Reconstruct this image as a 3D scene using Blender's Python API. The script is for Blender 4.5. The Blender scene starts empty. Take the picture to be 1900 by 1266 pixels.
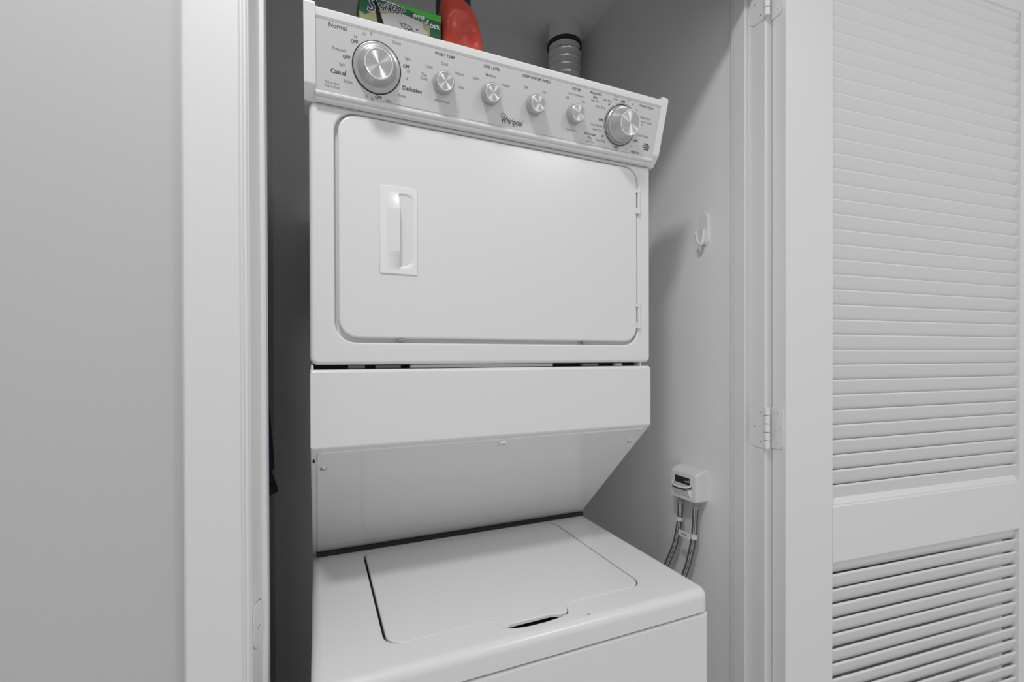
import bpy, bmesh, math, random
from mathutils import Vector, Matrix
random.seed(7)
H = 1.35                      # eye height; all heights below are given relative to the eye, H is added when a mesh is linked
scn = bpy.context.scene
COL = scn.collection

# ------------------------------------------------------------------ camera
cd = bpy.data.cameras.new('camera'); cam = bpy.data.objects.new('camera', cd); COL.objects.link(cam)
cd.sensor_width = 36.0; cd.sensor_fit = 'HORIZONTAL'; cd.lens = 856.108/1900*36.0
cd.shift_x = 0.0; cd.shift_y = 35.47/1900; cd.clip_start = 0.02; cd.clip_end = 50
Rv = Vector((0.91999069, -0.39192921, -0.00293619)); Fv = Vector((0.39190874, 0.91998594, -0.00577953)); Uv = Vector((0.00496642, 0.0041664, 0.99997899))
cam.matrix_world = Matrix(((Rv.x, Uv.x, -Fv.x, 0), (Rv.y, Uv.y, -Fv.y, 0), (Rv.z, Uv.z, -Fv.z, H), (0, 0, 0, 1)))
scn.camera = cam

# ------------------------------------------------------------------ world, lights, exposure
w = bpy.data.worlds.new('world'); scn.world = w; w.use_nodes = True
bg = w.node_tree.nodes['Background']; bg.inputs[0].default_value = (1, 1, 1, 1); bg.inputs[1].default_value = 0.53
def area(name, loc, size, power, rot=(0, 0, 0), shape='DISK', size_y=None):
    l = bpy.data.lights.new(name, 'AREA'); l.shape = shape; l.size = size; l.energy = power
    if size_y: l.size_y = size_y
    o = bpy.data.objects.new(name, l); o.location = loc; o.rotation_euler = rot; COL.objects.link(o); return o
area('hall_ceiling_light', (-0.16, 0.10, 1.365+H), 0.24, 12.3)
area('hall_fill_light', (1.35, -0.75, 1.365+H), 0.45, 12.0)  # unseen fill lamp, added to brighten the door side
vs = scn.view_settings
scn.display_settings.display_device = 'sRGB'
vs.view_transform = 'Standard'; vs.look = 'None'; vs.gamma = 1.0; vs.use_curve_mapping = False; vs.exposure = 0.0

# ------------------------------------------------------------------ materials
MATS = {}
def mat(name, col, rough=0.5, metal=0.0, bump=0.0, bscale=60.0, spec=0.5, var=0.0, vscale=3.0, aniso=0.0):
    if name in MATS: return MATS[name]
    m = bpy.data.materials.new(name); m.use_nodes = True; nt = m.node_tree; b = nt.nodes['Principled BSDF']
    c = (col, col, col, 1) if not isinstance(col, tuple) else (*col, 1)
    b.inputs['Base Color'].default_value = c; b.inputs['Roughness'].default_value = rough
    b.inputs['Metallic'].default_value = metal; b.inputs['Specular IOR Level'].default_value = spec
    tc = nt.nodes.new('ShaderNodeTexCoord')
    if var > 0:
        n = nt.nodes.new('ShaderNodeTexNoise'); n.inputs['Scale'].default_value = vscale; n.inputs['Detail'].default_value = 5
        r = nt.nodes.new('ShaderNodeMapRange'); r.inputs['To Min'].default_value = 1-var; r.inputs['To Max'].default_value = 1+var
        mx = nt.nodes.new('ShaderNodeVectorMath'); mx.operation = 'SCALE'; mx.inputs[0].default_value = c[:3]
        nt.links.new(tc.outputs['Object'], n.inputs['Vector']); nt.links.new(n.outputs['Fac'], r.inputs['Value'])
        nt.links.new(r.outputs['Result'], mx.inputs['Scale']); nt.links.new(mx.outputs['Vector'], b.inputs['Base Color'])
    if bump > 0:
        n2 = nt.nodes.new('ShaderNodeTexNoise'); n2.inputs['Scale'].default_value = bscale; n2.inputs['Detail'].default_value = 6
        bp = nt.nodes.new('ShaderNodeBump'); bp.inputs['Strength'].default_value = bump; bp.inputs['Distance'].default_value = 0.002
        nt.links.new(tc.outputs['Object'], n2.inputs['Vector']); nt.links.new(n2.outputs['Fac'], bp.inputs['Height']); nt.links.new(bp.outputs['Normal'], b.inputs['Normal'])
    if aniso > 0:
        b.inputs['Anisotropic'].default_value = aniso; b.inputs['Anisotropic Rotation'].default_value = 0.25
        t = nt.nodes.new('ShaderNodeTangent'); t.direction_type = 'RADIAL'; t.axis = 'Z'; nt.links.new(t.outputs[0], b.inputs['Tangent'])
    MATS[name] = m; return m
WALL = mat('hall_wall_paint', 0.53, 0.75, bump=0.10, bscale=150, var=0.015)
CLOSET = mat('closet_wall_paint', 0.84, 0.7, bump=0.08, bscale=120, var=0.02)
CEIL = mat('ceiling_paint', 0.86, 0.85, bump=0.15, bscale=220)
TRIM = mat('trim_paint', 0.74, 0.42, bump=0.04, bscale=90, var=0.01)
DOORP = mat('door_paint', 0.76, 0.4, bump=0.05, bscale=70, var=0.01)
FLOOR = mat('floor_vinyl', 0.72, 0.5, var=0.05)
ENAM = mat('white_enamel', 0.74, 0.26, bump=0.02, bscale=400)
ENAMG = mat('white_enamel_glossy', 0.74, 0.11)
PLAS = mat('white_plastic', 0.80, 0.35)
PANEL = mat('silver_grey_panel_film', 0.66, 0.38, metal=0.15)
KNOBG = mat('pale_grey_knob_plastic', 0.52, 0.30, metal=0.65)
KTOP = mat('brushed_metal_disc', 0.76, 0.46, metal=1.0, aniso=0.95)
KRING = mat('bright_ring', 0.88, 0.2, metal=0.5)
DARK = mat('dark_gap_and_shade', 0.02, 0.8)  # gaps and seams, plus painted shade under the lid and lever
GREY = mat('dull_grey_steel', 0.35, 0.5, metal=0.3)  # mid grey for slots, brackets, bumpers and hose nuts
INK = mat('dark_ink', 0.045, 0.6)
INKL = mat('grey_ink', 0.22, 0.6)
STEEL = mat('steel', 0.62, 0.28, metal=0.9)
ZINC = mat('painted_steel_hinge', 0.76, 0.42)
FOIL = mat('foil_duct', 0.92, 0.25, metal=0.75, bump=0.6, bscale=70)
BAND = mat('black_band', 0.03, 0.45)
RED = mat('red_jug_plastic', (0.56, 0.075, 0.05), 0.32, spec=0.5)
NAVY = mat('navy_plastic', (0.012, 0.02, 0.06), 0.35)
CLOTH = mat('navy_cloth', (0.014, 0.02, 0.06), 0.9, bump=0.5, bscale=500)
BLACKC = mat('black_cloth_hem', 0.006, 0.85)
GREEN = mat('carton_dark_green', (0.012, 0.12, 0.05), 0.45)
LIME = mat('carton_bright_green', (0.06, 0.42, 0.04), 0.45)
KHAKI = mat('carton_khaki', (0.36, 0.36, 0.17), 0.5)
SHEET = mat('carton_pale_grey', 0.52, 0.5)
WHITEI = mat('white_print', 0.85, 0.5)
PURP = mat('purple_print', (0.05, 0.03, 0.10), 0.5)
HOSEG = mat('braided_hose', 0.16, 0.42, metal=0.4, bump=1.0, bscale=700)
HOSEL = mat('hose_stripe', 0.75, 0.4, metal=0.3)
TAG = mat('paper_tag', 0.80, 0.6)

# ------------------------------------------------------------------ helpers
LOC = {}; FR = {}
def empty(name, loc, rz=0.0):
    o = bpy.data.objects.new(name, None); o.empty_display_size = 0.05; COL.objects.link(o)
    o.location = (loc[0], loc[1], loc[2]+H); o.rotation_euler = (0, 0, rz); LOC[o] = (Vector(o.location), rz); return o
def tag(o, label, cat, group=None):
    o['label'] = label; o['category'] = cat
    if group: o['group'] = group
    return o
def link(name, bm, m, parent=None, local=False, frame=None, loc=None, smooth=35, wn=True):
    """bm vertices are in scene axes with z relative to the eye (or in the parent's frame if local)"""
    bmesh.ops.recalc_face_normals(bm, faces=bm.faces)
    me = bpy.data.meshes.new(name)
    o = bpy.data.objects.new(name, me)
    ms = m if isinstance(m, (list, tuple)) else [m]
    if frame is not None:
        base = LOC[parent][0] if parent else Vector((0, 0, 0))
        M = Matrix.Translation(Vector((0, 0, H))) @ frame
        o.matrix_basis = Matrix.Translation(-base) @ M; FR[o] = M
        LOC[o] = (M.to_translation(), 0)
    elif local:
        LOC[o] = LOC[parent]
        bmesh.ops.translate(bm, verts=bm.verts, vec=(0, 0, H-LOC[parent][0].z))
    else:
        if parent: base = LOC[parent][0]
        else: base = Vector(loc)+Vector((0, 0, H)) if loc else Vector((0, 0, 0))
        bmesh.ops.translate(bm, verts=bm.verts, vec=Vector((0, 0, H))-base)
        if not parent: o.location = base
        LOC[o] = (base, 0)
    bm.to_mesh(me); bm.free()
    for q in ms: me.materials.append(q)
    if smooth:
        for p in me.polygons: p.use_smooth = True
        me.set_sharp_from_angle(angle=math.radians(smooth))
        if wn:
            md = o.modifiers.new('wn', 'WEIGHTED_NORMAL'); md.keep_sharp = True
    COL.objects.link(o)
    if parent: o.parent = parent
    return o
def struct(o): o['kind'] = 'structure'; return o
def box(bm, x0, x1, y0, y1, z0, z1, bev=0.0, seg=2, mi=0):
    r = bmesh.ops.create_cube(bm, size=1.0); vs_ = r['verts']
    bmesh.ops.scale(bm, vec=(x1-x0, y1-y0, z1-z0), verts=vs_)
    bmesh.ops.translate(bm, vec=((x0+x1)/2, (y0+y1)/2, (z0+z1)/2), verts=vs_)
    fs = list({f for v in vs_ for f in v.link_faces})
    for f in fs: f.material_index = mi
    if bev > 0:
        es = list({e for v in vs_ for e in v.link_edges})
        bmesh.ops.bevel(bm, geom=es, offset=bev, segments=seg, profile=0.5, affect='EDGES')
def rr(x0, x1, z0, z1, r, n=6):
    """rounded rectangle, ccw from lower right corner"""
    if not isinstance(r, (list, tuple)): r = [r]*4
    out = []
    for (cx, cz, a0, q) in ((x1-r[0], z0+r[0], -90, r[0]), (x1-r[1], z1-r[1], 0, r[1]), (x0+r[2], z1-r[2], 90, r[2]), (x0+r[3], z0+r[3], 180, r[3])):
        for i in range(n+1):
            a = math.radians(a0+90*i/n); out.append((cx+q*math.cos(a), cz+q*math.sin(a)))
    return out
def loft(bm, loops, cap0=False, cap1=False, closed=True):
    rows = [[bm.verts.new(p) for p in L] for L in loops]; n = len(rows[0])
    for a, b in zip(rows[:-1], rows[1:]):
        for i in range(n if closed else n-1):
            j = (i+1) % n
            try: bm.faces.new((a[i], a[j], b[j], b[i]))
            except ValueError: pass
    if cap0: bm.faces.new(rows[0][::-1])
    if cap1: bm.faces.new(rows[-1])
    return rows
def prof_x(bm, pts, x0, x1):
    loft(bm, [[(x0, y, z) for y, z in pts], [(x1, y, z) for y, z in pts]], True, True)
def prof_z(bm, pts, z0, z1):
    loft(bm, [[(x, y, z0) for x, y in pts], [(x, y, z1) for x, y in pts]], True, True)
def lathe(bm, pr, n=48, cap=True, mi=0):
    """pr: list of (r, z)"""
    rows = []
    for r, z in pr:
        if r < 1e-6: rows.append([bm.verts.new((0, 0, z))])
        else: rows.append([bm.verts.new((r*math.cos(2*math.pi*i/n), r*math.sin(2*math.pi*i/n), z)) for i in range(n)])
    for a, b in zip(rows[:-1], rows[1:]):
        for i in range(n):
            j = (i+1) % n
            if len(a) == 1 and len(b) == 1: continue
            if len(a) == 1: f = bm.faces.new((a[0], b[i], b[j]))
            elif len(b) == 1: f = bm.faces.new((a[i], a[j], b[0]))
            else: f = bm.faces.new((a[i], a[j], b[j], b[i]))
            f.material_index = mi
    if cap:
        for r_ in (rows[0], rows[-1]):
            if len(r_) > 1: bm.faces.new(r_).material_index = mi
def tube(bm, pts, rad, n=12, mi=0, caps=True):
    pts = [Vector(p) for p in pts]; rows = []
    up = None
    for i, p in enumerate(pts):
        t = (pts[min(i+1, len(pts)-1)]-pts[max(i-1, 0)]).normalized()
        if up is None: up = t.orthogonal().normalized()
        up = (up-t*up.dot(t)).normalized(); s = t.cross(up)
        r = rad[i] if isinstance(rad, (list, tuple)) else rad
        rows.append([bm.verts.new(p+(up*math.cos(2*math.pi*k/n)+s*math.sin(2*math.pi*k/n))*r) for k in range(n)])
    for a, b in zip(rows[:-1], rows[1:]):
        for i in range(n): bm.faces.new((a[i], a[(i+1) % n], b[(i+1) % n], b[i])).material_index = mi
    if caps:
        bm.faces.new(rows[0][::-1]).material_index = mi; bm.faces.new(rows[-1]).material_index = mi
def spline(pts, k=8):
    P = [Vector(p) for p in pts]; P = [P[0]*2-P[1]]+P+[P[-1]*2-P[-2]]; out = []
    for i in range(1, len(P)-2):
        for j in range(k):
            t = j/k; a, b, c, d = P[i-1:i+3]
            out.append(0.5*((2*b)+(c-a)*t+(2*a-5*b+4*c-d)*t*t+(3*b-a-3*c+d)*t**3))
    out.append(P[-2]); return out
def cyl_z(bm, x, y, z0, z1, r, n=20, mi=0):
    tube(bm, [(x, y, z0), (x, y, z1)], r, n, mi)
NB = bmesh.new

# ------------------------------------------------------------------ the room
bm = NB(); box(bm, -2.2, 3.2, -1.5, 1.6, -1.45, -1.35); struct(link('floor', bm, FLOOR, smooth=0))
bm = NB(); box(bm, -0.2, 1.0, 0.79, 1.6, 1.155, 1.25); struct(link('ceiling', bm, CEIL, smooth=0))
bm = NB(); box(bm, -2.2, 3.2, -1.5, 0.79, 1.39, 1.49); struct(link('ceiling_hall', bm, CEIL, smooth=0)).name = 'ceiling.001'
HZ = 0.850  # head of the opening, out of view, set below the door top to shade the closet
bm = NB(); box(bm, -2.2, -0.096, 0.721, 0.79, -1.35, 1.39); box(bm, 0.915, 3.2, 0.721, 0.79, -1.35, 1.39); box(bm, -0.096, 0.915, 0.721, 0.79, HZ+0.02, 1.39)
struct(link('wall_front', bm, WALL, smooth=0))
bm = NB(); box(bm, -0.2, -0.112, 0.79, 1.515, -1.35, 1.155); struct(link('wall_left', bm, CLOSET, smooth=0))
bm = NB(); box(bm, 0.90, 0.97, 0.79, 1.515, -1.35, 1.155); struct(link('wall_right', bm, CLOSET, smooth=0))
bm = NB(); box(bm, -0.2, 0.97, 1.515, 1.6, -1.35, 1.155); struct(link('wall_back', bm, CLOSET, smooth=0))

# left trim: casing profile + jamb + stop
bm = NB()
cas = [(-0.157, 0.721), (-0.157, 0.7105), (-0.154, 0.7065), (-0.150, 0.7055), (-0.0925, 0.7055), (-0.0905, 0.7085), (-0.0885, 0.7085), (-0.0865, 0.706), (-0.0835, 0.706), (-0.082, 0.709), (-0.082, 0.721)]
prof_z(bm, cas, -1.35, HZ+0.075)
jam = [(-0.096, 0.7212), (-0.0818, 0.7085), (-0.0805, 0.7080), (-0.0798, 0.7095), (-0.0715, 0.7445), (-0.067, 0.7445), (-0.065, 0.7465), (-0.065, 0.779), (-0.067, 0.780), (-0.070, 0.783), (-0.076, 0.786), (-0.096, 0.790)]
prof_z(bm, jam, -1.35, HZ+0.02)
t1 = struct(link('trim_1', bm, TRIM, smooth=25))
bm = NB()
jam = [(0.915, 0.7031), (0.897, 0.7031), (0.895, 0.7051), (0.895, 0.7445), (0.886, 0.7445), (0.884, 0.7465), (0.884, 0.776), (0.8855, 0.778), (0.8855, 0.785), (0.888, 0.788), (0.895, 0.790), (0.915, 0.790)]
prof_z(bm, jam, -1.35, HZ+0.02)
prof_z(bm, [(0.9151, 0.721), (0.9151, 0.7185), (0.990, 0.7155), (0.992, 0.721)], -1.35, HZ+0.075)
t2 = struct(link('trim_2', bm, TRIM, smooth=25))
bm = NB(); box(bm, -0.0958, 0.9148, 0.7075, 0.79, HZ, HZ+0.0198, 0.001); 
box(bm, -0.0818, 0.915, 0.7065, 0.7209, 0.812, HZ+0.075, 0.002)  # unseen head casing, dropped below the head to cast the diagonal wall shadow
struct(link('trim_3', bm, TRIM, smooth=25))

# strike plate on the left jamb
def on_plane_x(bm, loop, x0, x1):     # loop of (y,z)
    loft(bm, [[(x0, y, z) for y, z in loop], [(x1, y, z) for y, z in loop]], True, True)
def jambface(y, off): return -0.0798+(y-0.7095)*(0.0083/0.035)+off
def on_jamb(bm, lp, o0, o1): loft(bm, [[(jambface(y, o0), y, z) for y, z in lp], [(jambface(y, o1), y, z) for y, z in lp]], True, True)
bm = NB(); on_jamb(bm, rr(0.7092, 0.7435, -0.4015, -0.3365, [0.0160, 0.0160, 0.0160, 0.0160], 8), -0.001, 0.0003); sp0 = link('strike_recess', bm, GREY, t1)
bm = NB(); on_jamb(bm, rr(0.7102, 0.7420, -0.4000, -0.3380, 0.0150, 8), -0.001, 0.0010)
sp = link('strike_plate', bm, ZINC, t1); sp['label'] = 'painted-over metal strike plate'
bm = NB(); on_jamb(bm, rr(0.7200, 0.7330, -0.3745, -0.3730, 0.0005, 2), 0.0005, 0.0012); link('latch_slot', bm, GREY, sp)

# ------------------------------------------------------------------ louvred door, folded back against the wall
DZ0, DZ1, DW = -1.335, 1.03, 0.930
D0 = empty('door_1', (0.911, 0.668, DZ0), math.radians(-5.448)); D0['kind'] = 'structure'
s0, s1 = 0.1340, 0.7975
bm = NB(); box(bm, 0, s0, 0, 0.035, DZ0, DZ1, 0.0015, 2); link('stile', bm, DOORP, D0, local=True)
bm = NB(); box(bm, s1, DW, 0, 0.035, DZ0, DZ1, 0.0015, 2); link('stile', bm, DOORP, D0, local=True)
def rail(z0, z1, mould=False, cove=False):
    bm = NB()
    pts = [(0.0, z0), (0.035, z0), (0.035, z1)]
    if mould: pts += [(0.012, z1+0.001), (0.009, z1-0.003), (0.006, z1-0.008), (0.0035, z1-0.0095), (0.0035, z1-0.013), (0.0005, z1-0.0145), (0, z1-0.0155)]
    else: pts += [(0.0, z1)]
    if cove: pts = [(0, z1), (0, z0+0.020), (0.001, z0+0.0185), (0.004, z0+0.0165), (0.0045, z0+0.012), (0.0075, z0+0.007), (0.0125, z0+0.001), (0.0135, z0), (0.035, z0), (0.035, z1)]
    prof_x(bm, pts, s0+0.0002, s1-0.0002); return link('rail', bm, DOORP, D0, local=True, smooth=25)
rail(-0.4536, -0.3175, mould=True); rail(0.8815, DZ1, cove=True); rail(DZ0, -1.15, mould=True)
# slats, one object each
TILT, SL, ST = math.radians(71), 0.0367, 0.0060
def slat_mesh():
    bm = NB(); c, s = math.cos(TILT), math.sin(TILT)
    d = (c, -s); nrm = (-s, -c)            # d runs back and down, nrm out of the under face
    h = []
    pr = [(SL-0.0015, 0), (SL, ST*0.3), (SL, ST*0.7), (SL-0.0015, ST)]
    for q in range(9):
        t = math.pi/2+math.pi*q/8; pr.append((ST/2+ST/2*math.cos(t), ST/2+ST/2*math.sin(t)))
    for (a, b) in pr: h.append((0.0100+d[0]*a+nrm[0]*b, d[1]*a+nrm[1]*b))
    prof_x(bm, h, s0-0.004, s1+0.004); return bm
sm = None
def slat(z, dy=0.0, ro=0.0):
    global sm
    if sm is None:
        bm = slat_mesh(); bmesh.ops.recalc_face_normals(bm, faces=bm.faces); sm = bpy.data.meshes.new('slat'); bm.to_mesh(sm); bm.free(); sm.materials.append(DOORP)
        for p in sm.polygons: p.use_smooth = True
        sm.set_sharp_from_angle(angle=math.radians(24))
        for p in sm.polygons:
            if p.area > 0.01: p.use_smooth = False
    o = bpy.data.objects.new('slat', sm); COL.objects.link(o); o.parent = D0
    o.location = (0, dy, z-DZ0); o.rotation_euler = (ro, 0, 0)
for k in range(36):
    z = -0.2862+0.03347*k
    if z < 0.895: slat(z+0.0010+random.uniform(-0.0002, 0.0002), 0, math.radians(random.uniform(-0.5, 0.5)))
for k in range(-1, 21):
    z = -0.4853-0.03335*k
    slat(z+0.0010+random.uniform(-0.0004, 0.0004), 0, math.radians(random.uniform(-1.2, 1.2)))
# hinges: painted butt hinges, barrel on the jamb edge
def hinge(zc):
    h = NB(); PX, PY = 0.8930, 0.6985
    for i in range(5):
        a = zc-0.045+i*0.018; cyl_z(h, PX, PY, a+0.0008, a+0.0172, 0.0062, 18)
    o = link('hinge', h, ZINC, D0_holder)
    return o
def leaf_loops(y0, y1, z0, z1, r):    # rounded on the y1 side
    return rr(y0, y1, z0, z1, [r, r, 0.0005, 0.0005], 6)
D0_holder = t2
for zc in (-0.153, 0.774, -1.080):
    hg = hinge(zc); hg['label'] = 'painted butt hinge'
    b = NB(); on_plane_x(b, leaf_loops(0.7000, 0.7400, zc-0.045, zc+0.045, 0.015), 0.8930, 0.8955); link('hinge_leaf', b, ZINC, hg)
    b = NB()
    for (yy, zz) in ((0.713, 0.032), (0.728, 0.0), (0.713, -0.032)):
        M = Matrix.Translation((0.8930, yy, zc+zz)) @ Matrix.Rotation(math.radians(-90), 4, 'Y')
        q = NB(); lathe(q, [(0.0036, 0), (0.0034, 0.0006), (0.0016, 0.0004), (0.0012, -0.0001), (0, -0.0001)], 14)
        q.transform(M); me = bpy.data.meshes.new('t'); q.to_mesh(me); q.free(); b.from_mesh(me); bpy.data.meshes.remove(me)
    link('hinge_screws', b, ZINC, hg)
    # leaf on the edge of the door
    b = NB(); lp = rr(0.004, 0.0335, zc-0.045, zc+0.045, [0.0005, 0.0005, 0.012, 0.012], 6)
    loft(b, [[(0.0003, y, z) for y, z in lp], [(-0.0022, y, z) for y, z in lp]], True, True)
    dl = link('hinge_leaf', b, ZINC, D0, local=True)
    b = NB()
    for (yy, zz) in ((0.018, 0.032), (0.010, 0.0), (0.018, -0.032)):
        q = NB(); lathe(q, [(0.0036, 0), (0.0034, 0.0006), (0.0016, 0.0004), (0.0012, -0.0001), (0, -0.0001)], 14)
        q.transform(Matrix.Translation((-0.0022, yy, zc+zz)) @ Matrix.Rotation(math.radians(-90), 4, 'Y')); me = bpy.data.meshes.new('t'); q.to_mesh(me); q.free(); b.from_mesh(me); bpy.data.meshes.remove(me)
    link('hinge_screws', b, ZINC, D0, local=True)

# ------------------------------------------------------------------ laundry centre (one appliance)
X0, X1 = -0.008, 0.684
YD, YB, YW = 0.822, 1.490, 0.652
W0 = empty('laundry_center', (0.338, 1.0, -1.35)); tag(W0, 'white stacked washer and dryer unit filling the closet', 'appliance')
def lp_xz(l, y): return [(x, y, z) for x, z in l]
def inset(x0, x1, z0, z1, r, d, n=6): return rr(x0+d, x1-d, z0+d, z1-d, max(r-d, 0.0015), n)
def round_front(x0, x1, z0, z1, r, y, yback, er, n=6, steps=4):
    """loops of a slab with rounded front edges, from the back forward"""
    L = [lp_xz(rr(x0, x1, z0, z1, r, n), yback)]
    for i in range(steps+1):
        a = math.pi/2*i/steps
        L.append(lp_xz(inset(x0, x1, z0, z1, r, er*(1-math.cos(a)), n), y+er*(1-math.sin(a))))
    return L
# dryer cabinet with a recessed door opening
bm = NB()
L = round_front(X0, X1, -0.0115, 0.4225, 0.012, YD, YB, 0.007)
ho = (0.0304, 0.6497, 0.0262, 0.4125)
for i in range(4):
    a = math.pi/2*i/3; L.append(lp_xz(inset(*ho, 0.034, -0.0035*(1-math.sin(a))), YD+0.0035*(1-math.cos(a))))
L.append(lp_xz(inset(*ho, 0.034, 0), YD+0.012))
loft(bm, L, True, True)
CAB = link('dryer_cabinet', bm, ENAM, W0)
# dryer door with a pocket for the handle
bm = NB()
dd = (0.0358, 0.6478, 0.0335, 0.4106)
L = [lp_xz(rr(*dd, 0.032), YD+0.0118)]
for i in range(5):
    a = math.pi/2*i/4; L.append(lp_xz(inset(*dd, 0.032, 0.004*(1-math.cos(a))), YD-0.001+0.004*(1-math.sin(a))))
loft(bm, L, True, True)
DOOR = link('dryer_door', bm, ENAM, W0)
bm = NB()   # handle escutcheon: plate with a scooped pocket on the right and a raised grip
hx0, hx1, hz0, hz1 = 0.1020, 0.1680, 0.1455, 0.2985
yf = YD-0.001
L = [lp_xz(rr(hx0, hx1, hz0, hz1, 0.004, 3), yf+0.0005), lp_xz(rr(hx0, hx1, hz0, hz1, 0.004, 3), yf-0.0008), lp_xz(inset(hx0, hx1, hz0, hz1, 0.004, 0.0012, 3), yf-0.0020)]
loft(bm, L, False, False)
# plate surface as a grid with displacement: pocket + grip
gx0, gx1, gz0, gz1 = hx0+0.0012, hx1-0.0012, hz0+0.0012, hz1-0.0012
NX, NZ = 56, 110
def sst(a, b, x): t = max(0, min(1, (x-a)/(b-a))); return t*t*(3-2*t)
rows = []
for j in range(NZ+1):
    row = []
    for i in range(NX+1):
        x = gx0+(gx1-gx0)*i/NX; z = gz0+(gz1-gz0)*j/NZ; y = yf-0.0020
        u = x-0.1355; zt = 0.2880; zb = 0.1545        # pocket / grip top and bottom
        if 0.0 <= u <= 0.0265 and zb < z < zt:
            e = min(sst(zb, zb+0.030, z), 1-sst(zt-0.016, zt, z))
            y += 0.021*e*max(0.0, min(1.0, (0.0265-u)/0.0215))
        if -0.021 < u <= 0.0 and zb < z < zt:
            e = min(max(0, min(1, (z-zb)/0.030)), max(0, min(1, (zt-z)/0.030)))
            y -= 0.0120*e*(u+0.021)/0.021
        row.append(bm.verts.new((x, y, z)))
    rows.append(row)
for j in range(NZ):
    for i in range(NX): bm.faces.new((rows[j][i], rows[j][i+1], rows[j+1][i+1], rows[j+1][i]))
link('door_handle', bm, PLAS, DOOR, smooth=60, wn=False)
for zc in (0.3400, 0.0905):     # little cabinet hinges
    bm = NB()
    for i, (a, b_) in enumerate(((0.018, 0.028), (-0.014, 0.0175), (-0.028, -0.0145))):
        cyl_z(bm, 0.6500, YD-0.0035, zc+a, zc+b_, 0.0036 if i != 1 else 0.0030, 12)
    box(bm, 0.6520, 0.6560, YD-0.0030, YD+0.002, zc-0.027, zc+0.027, 0.0006)
    box(bm, 0.6430, 0.6490, YD-0.0030, YD-0.0005, zc+0.0185, zc+0.0275, 0.0005); box(bm, 0.6430, 0.6490, YD-0.0030, YD-0.0005, zc-0.0275, zc-0.0150, 0.0005)
    link('door_hinge', bm, ZINC, DOOR)
for xx in (0.14, 0.515):
    bm = NB(); box(bm, xx-0.006, xx+0.006, YD-0.0004, YD+0.009, 0.0300, 0.0325, 0.001); link('door_bumper', bm, GREY, DOOR)

# slot between dryer and lower cover: bracket strips deep inside
bm = NB(); box(bm, X0+0.004, X1-0.004, YD+0.035, YB-0.01, -0.021, -0.0105); link('slot_backing', bm, DARK, W0)
for (a, b_, y, hh, mm) in ((0.052, 0.080, 0.846, 0.0035, GREY), (0.098, 0.142, 0.846, 0.003, GREY), (0.158, 0.448, 0.838, 0.0042, PLAS), (0.520, 0.560, 0.840, 0.003, GREY), (0.602, 0.620, 0.838, 0.0032, PLAS)):
    bm = NB(); box(bm, a, b_, y, y+0.012, -0.0185, -0.0185+hh+0.002, 0.0006); link('slot_bracket', bm, mm, W0)
for xx in (X0+0.001, 0.661):
    bm = NB(); box(bm, xx, xx+0.004, 0.829, 0.85, -0.0195, -0.011, 0.0005); link('slot_bracket', bm, PLAS, W0)

# lower cover: flat front, then a slanted underside running back to the washer
SA = Vector((0, 0.822, -0.1497)); SB = Vector((0, 1.115, -0.4374)); ST_ = (SB-SA).normalized(); SN = Vector((1, 0, 0)).cross(ST_)
if SN.y > 0: SN = -SN
bm = NB()
YT = YD
def roundc(P, r, k=4):   # round corners of a (y,z) polygon where r>0
    out = []; n = len(P)
    for i in range(n):
        p = Vector(P[i][:2]); a = Vector(P[i-1][:2])-p; b = Vector(P[(i+1) % n][:2])-p; q = P[i][2] if len(P[i]) > 2 else 0
        if q <= 0: out.append((p.x, p.y)); continue
        a.normalize(); b.normalize(); ang = a.angle(b)/2; d = q/math.tan(ang); A_ = p+a*d; B_ = p+b*d; c = p+(a+b).normalized()*(q/math.sin(ang))
        for j in range(k+1):
            v = (A_-c).lerp(B_-c, j/k).normalized()*q+c; out.append((v.x, v.y))
    return out
P = [(1.30, -0.0195), (YT, -0.0195, 0.006), (YT, -0.1497, 0.007), (1.115, -0.4374), (1.30, -0.4374)]
pts = roundc(P, 0)
loft(bm, [[(x, y, z) for y, z in pts] for x in (X0, X1)], True, True)
ed = [e for e in bm.edges if abs(e.verts[0].co.x-e.verts[1].co.x) < 1e-6 and e.verts[0].co.y < 1.2 and e.verts[1].co.y < 1.2]
bmesh.ops.bevel(bm, geom=ed, offset=0.003, segments=3, profile=0.5, affect='EDGES')
link('lower_cover', bm, ENAM, W0)
def sl(u, v, h=0.0): return SA+Vector((u, 0, 0))+ST_*v+SN*h
bm = NB()   # removable slanted panel, standing 1.5 mm proud with rounded edges
lp = rr(0.0012, 0.6745, 0.010, 0.4035, 0.010, 5)
L = [[sl(u, v, -0.001) for u, v in lp], [sl(u, v, 0.0012) for u, v in lp]]
lp2 = rr(0.0027, 0.6730, 0.0115, 0.4020, 0.0085, 5); L.append([sl(u, v, 0.0024) for u, v in lp2])
loft(bm, L, True, True); link('slanted_panel', bm, ENAMG, W0)
FS = Matrix((( -1, ST_.x, SN.x, 0), (0, ST_.y, SN.y, 0), (0, ST_.z, SN.z, 0), (0, 0, 0, 1)))
def sframe(u, v, h): M = FS.copy(); M.translation = sl(u, v, h); return M
bm = NB(); lathe(bm, [(0.0085, 0), (0.0085, 0.003), (0.0078, 0.0045), (0.0062, 0.0048), (0.0055, 0.0032), (0, 0.0032)], 28); pl = link('button_plug', bm, PLAS, W0, frame=sframe(0.3357, 0.0225, 0.0022))
bm = NB(); box(bm, -0.004, 0.004, -0.0010, 0.0010, 0.0030, 0.0038); pq = link('plug_slot', bm, GREY, W0, frame=sframe(0.3357, 0.0225, 0.0022))
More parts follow.
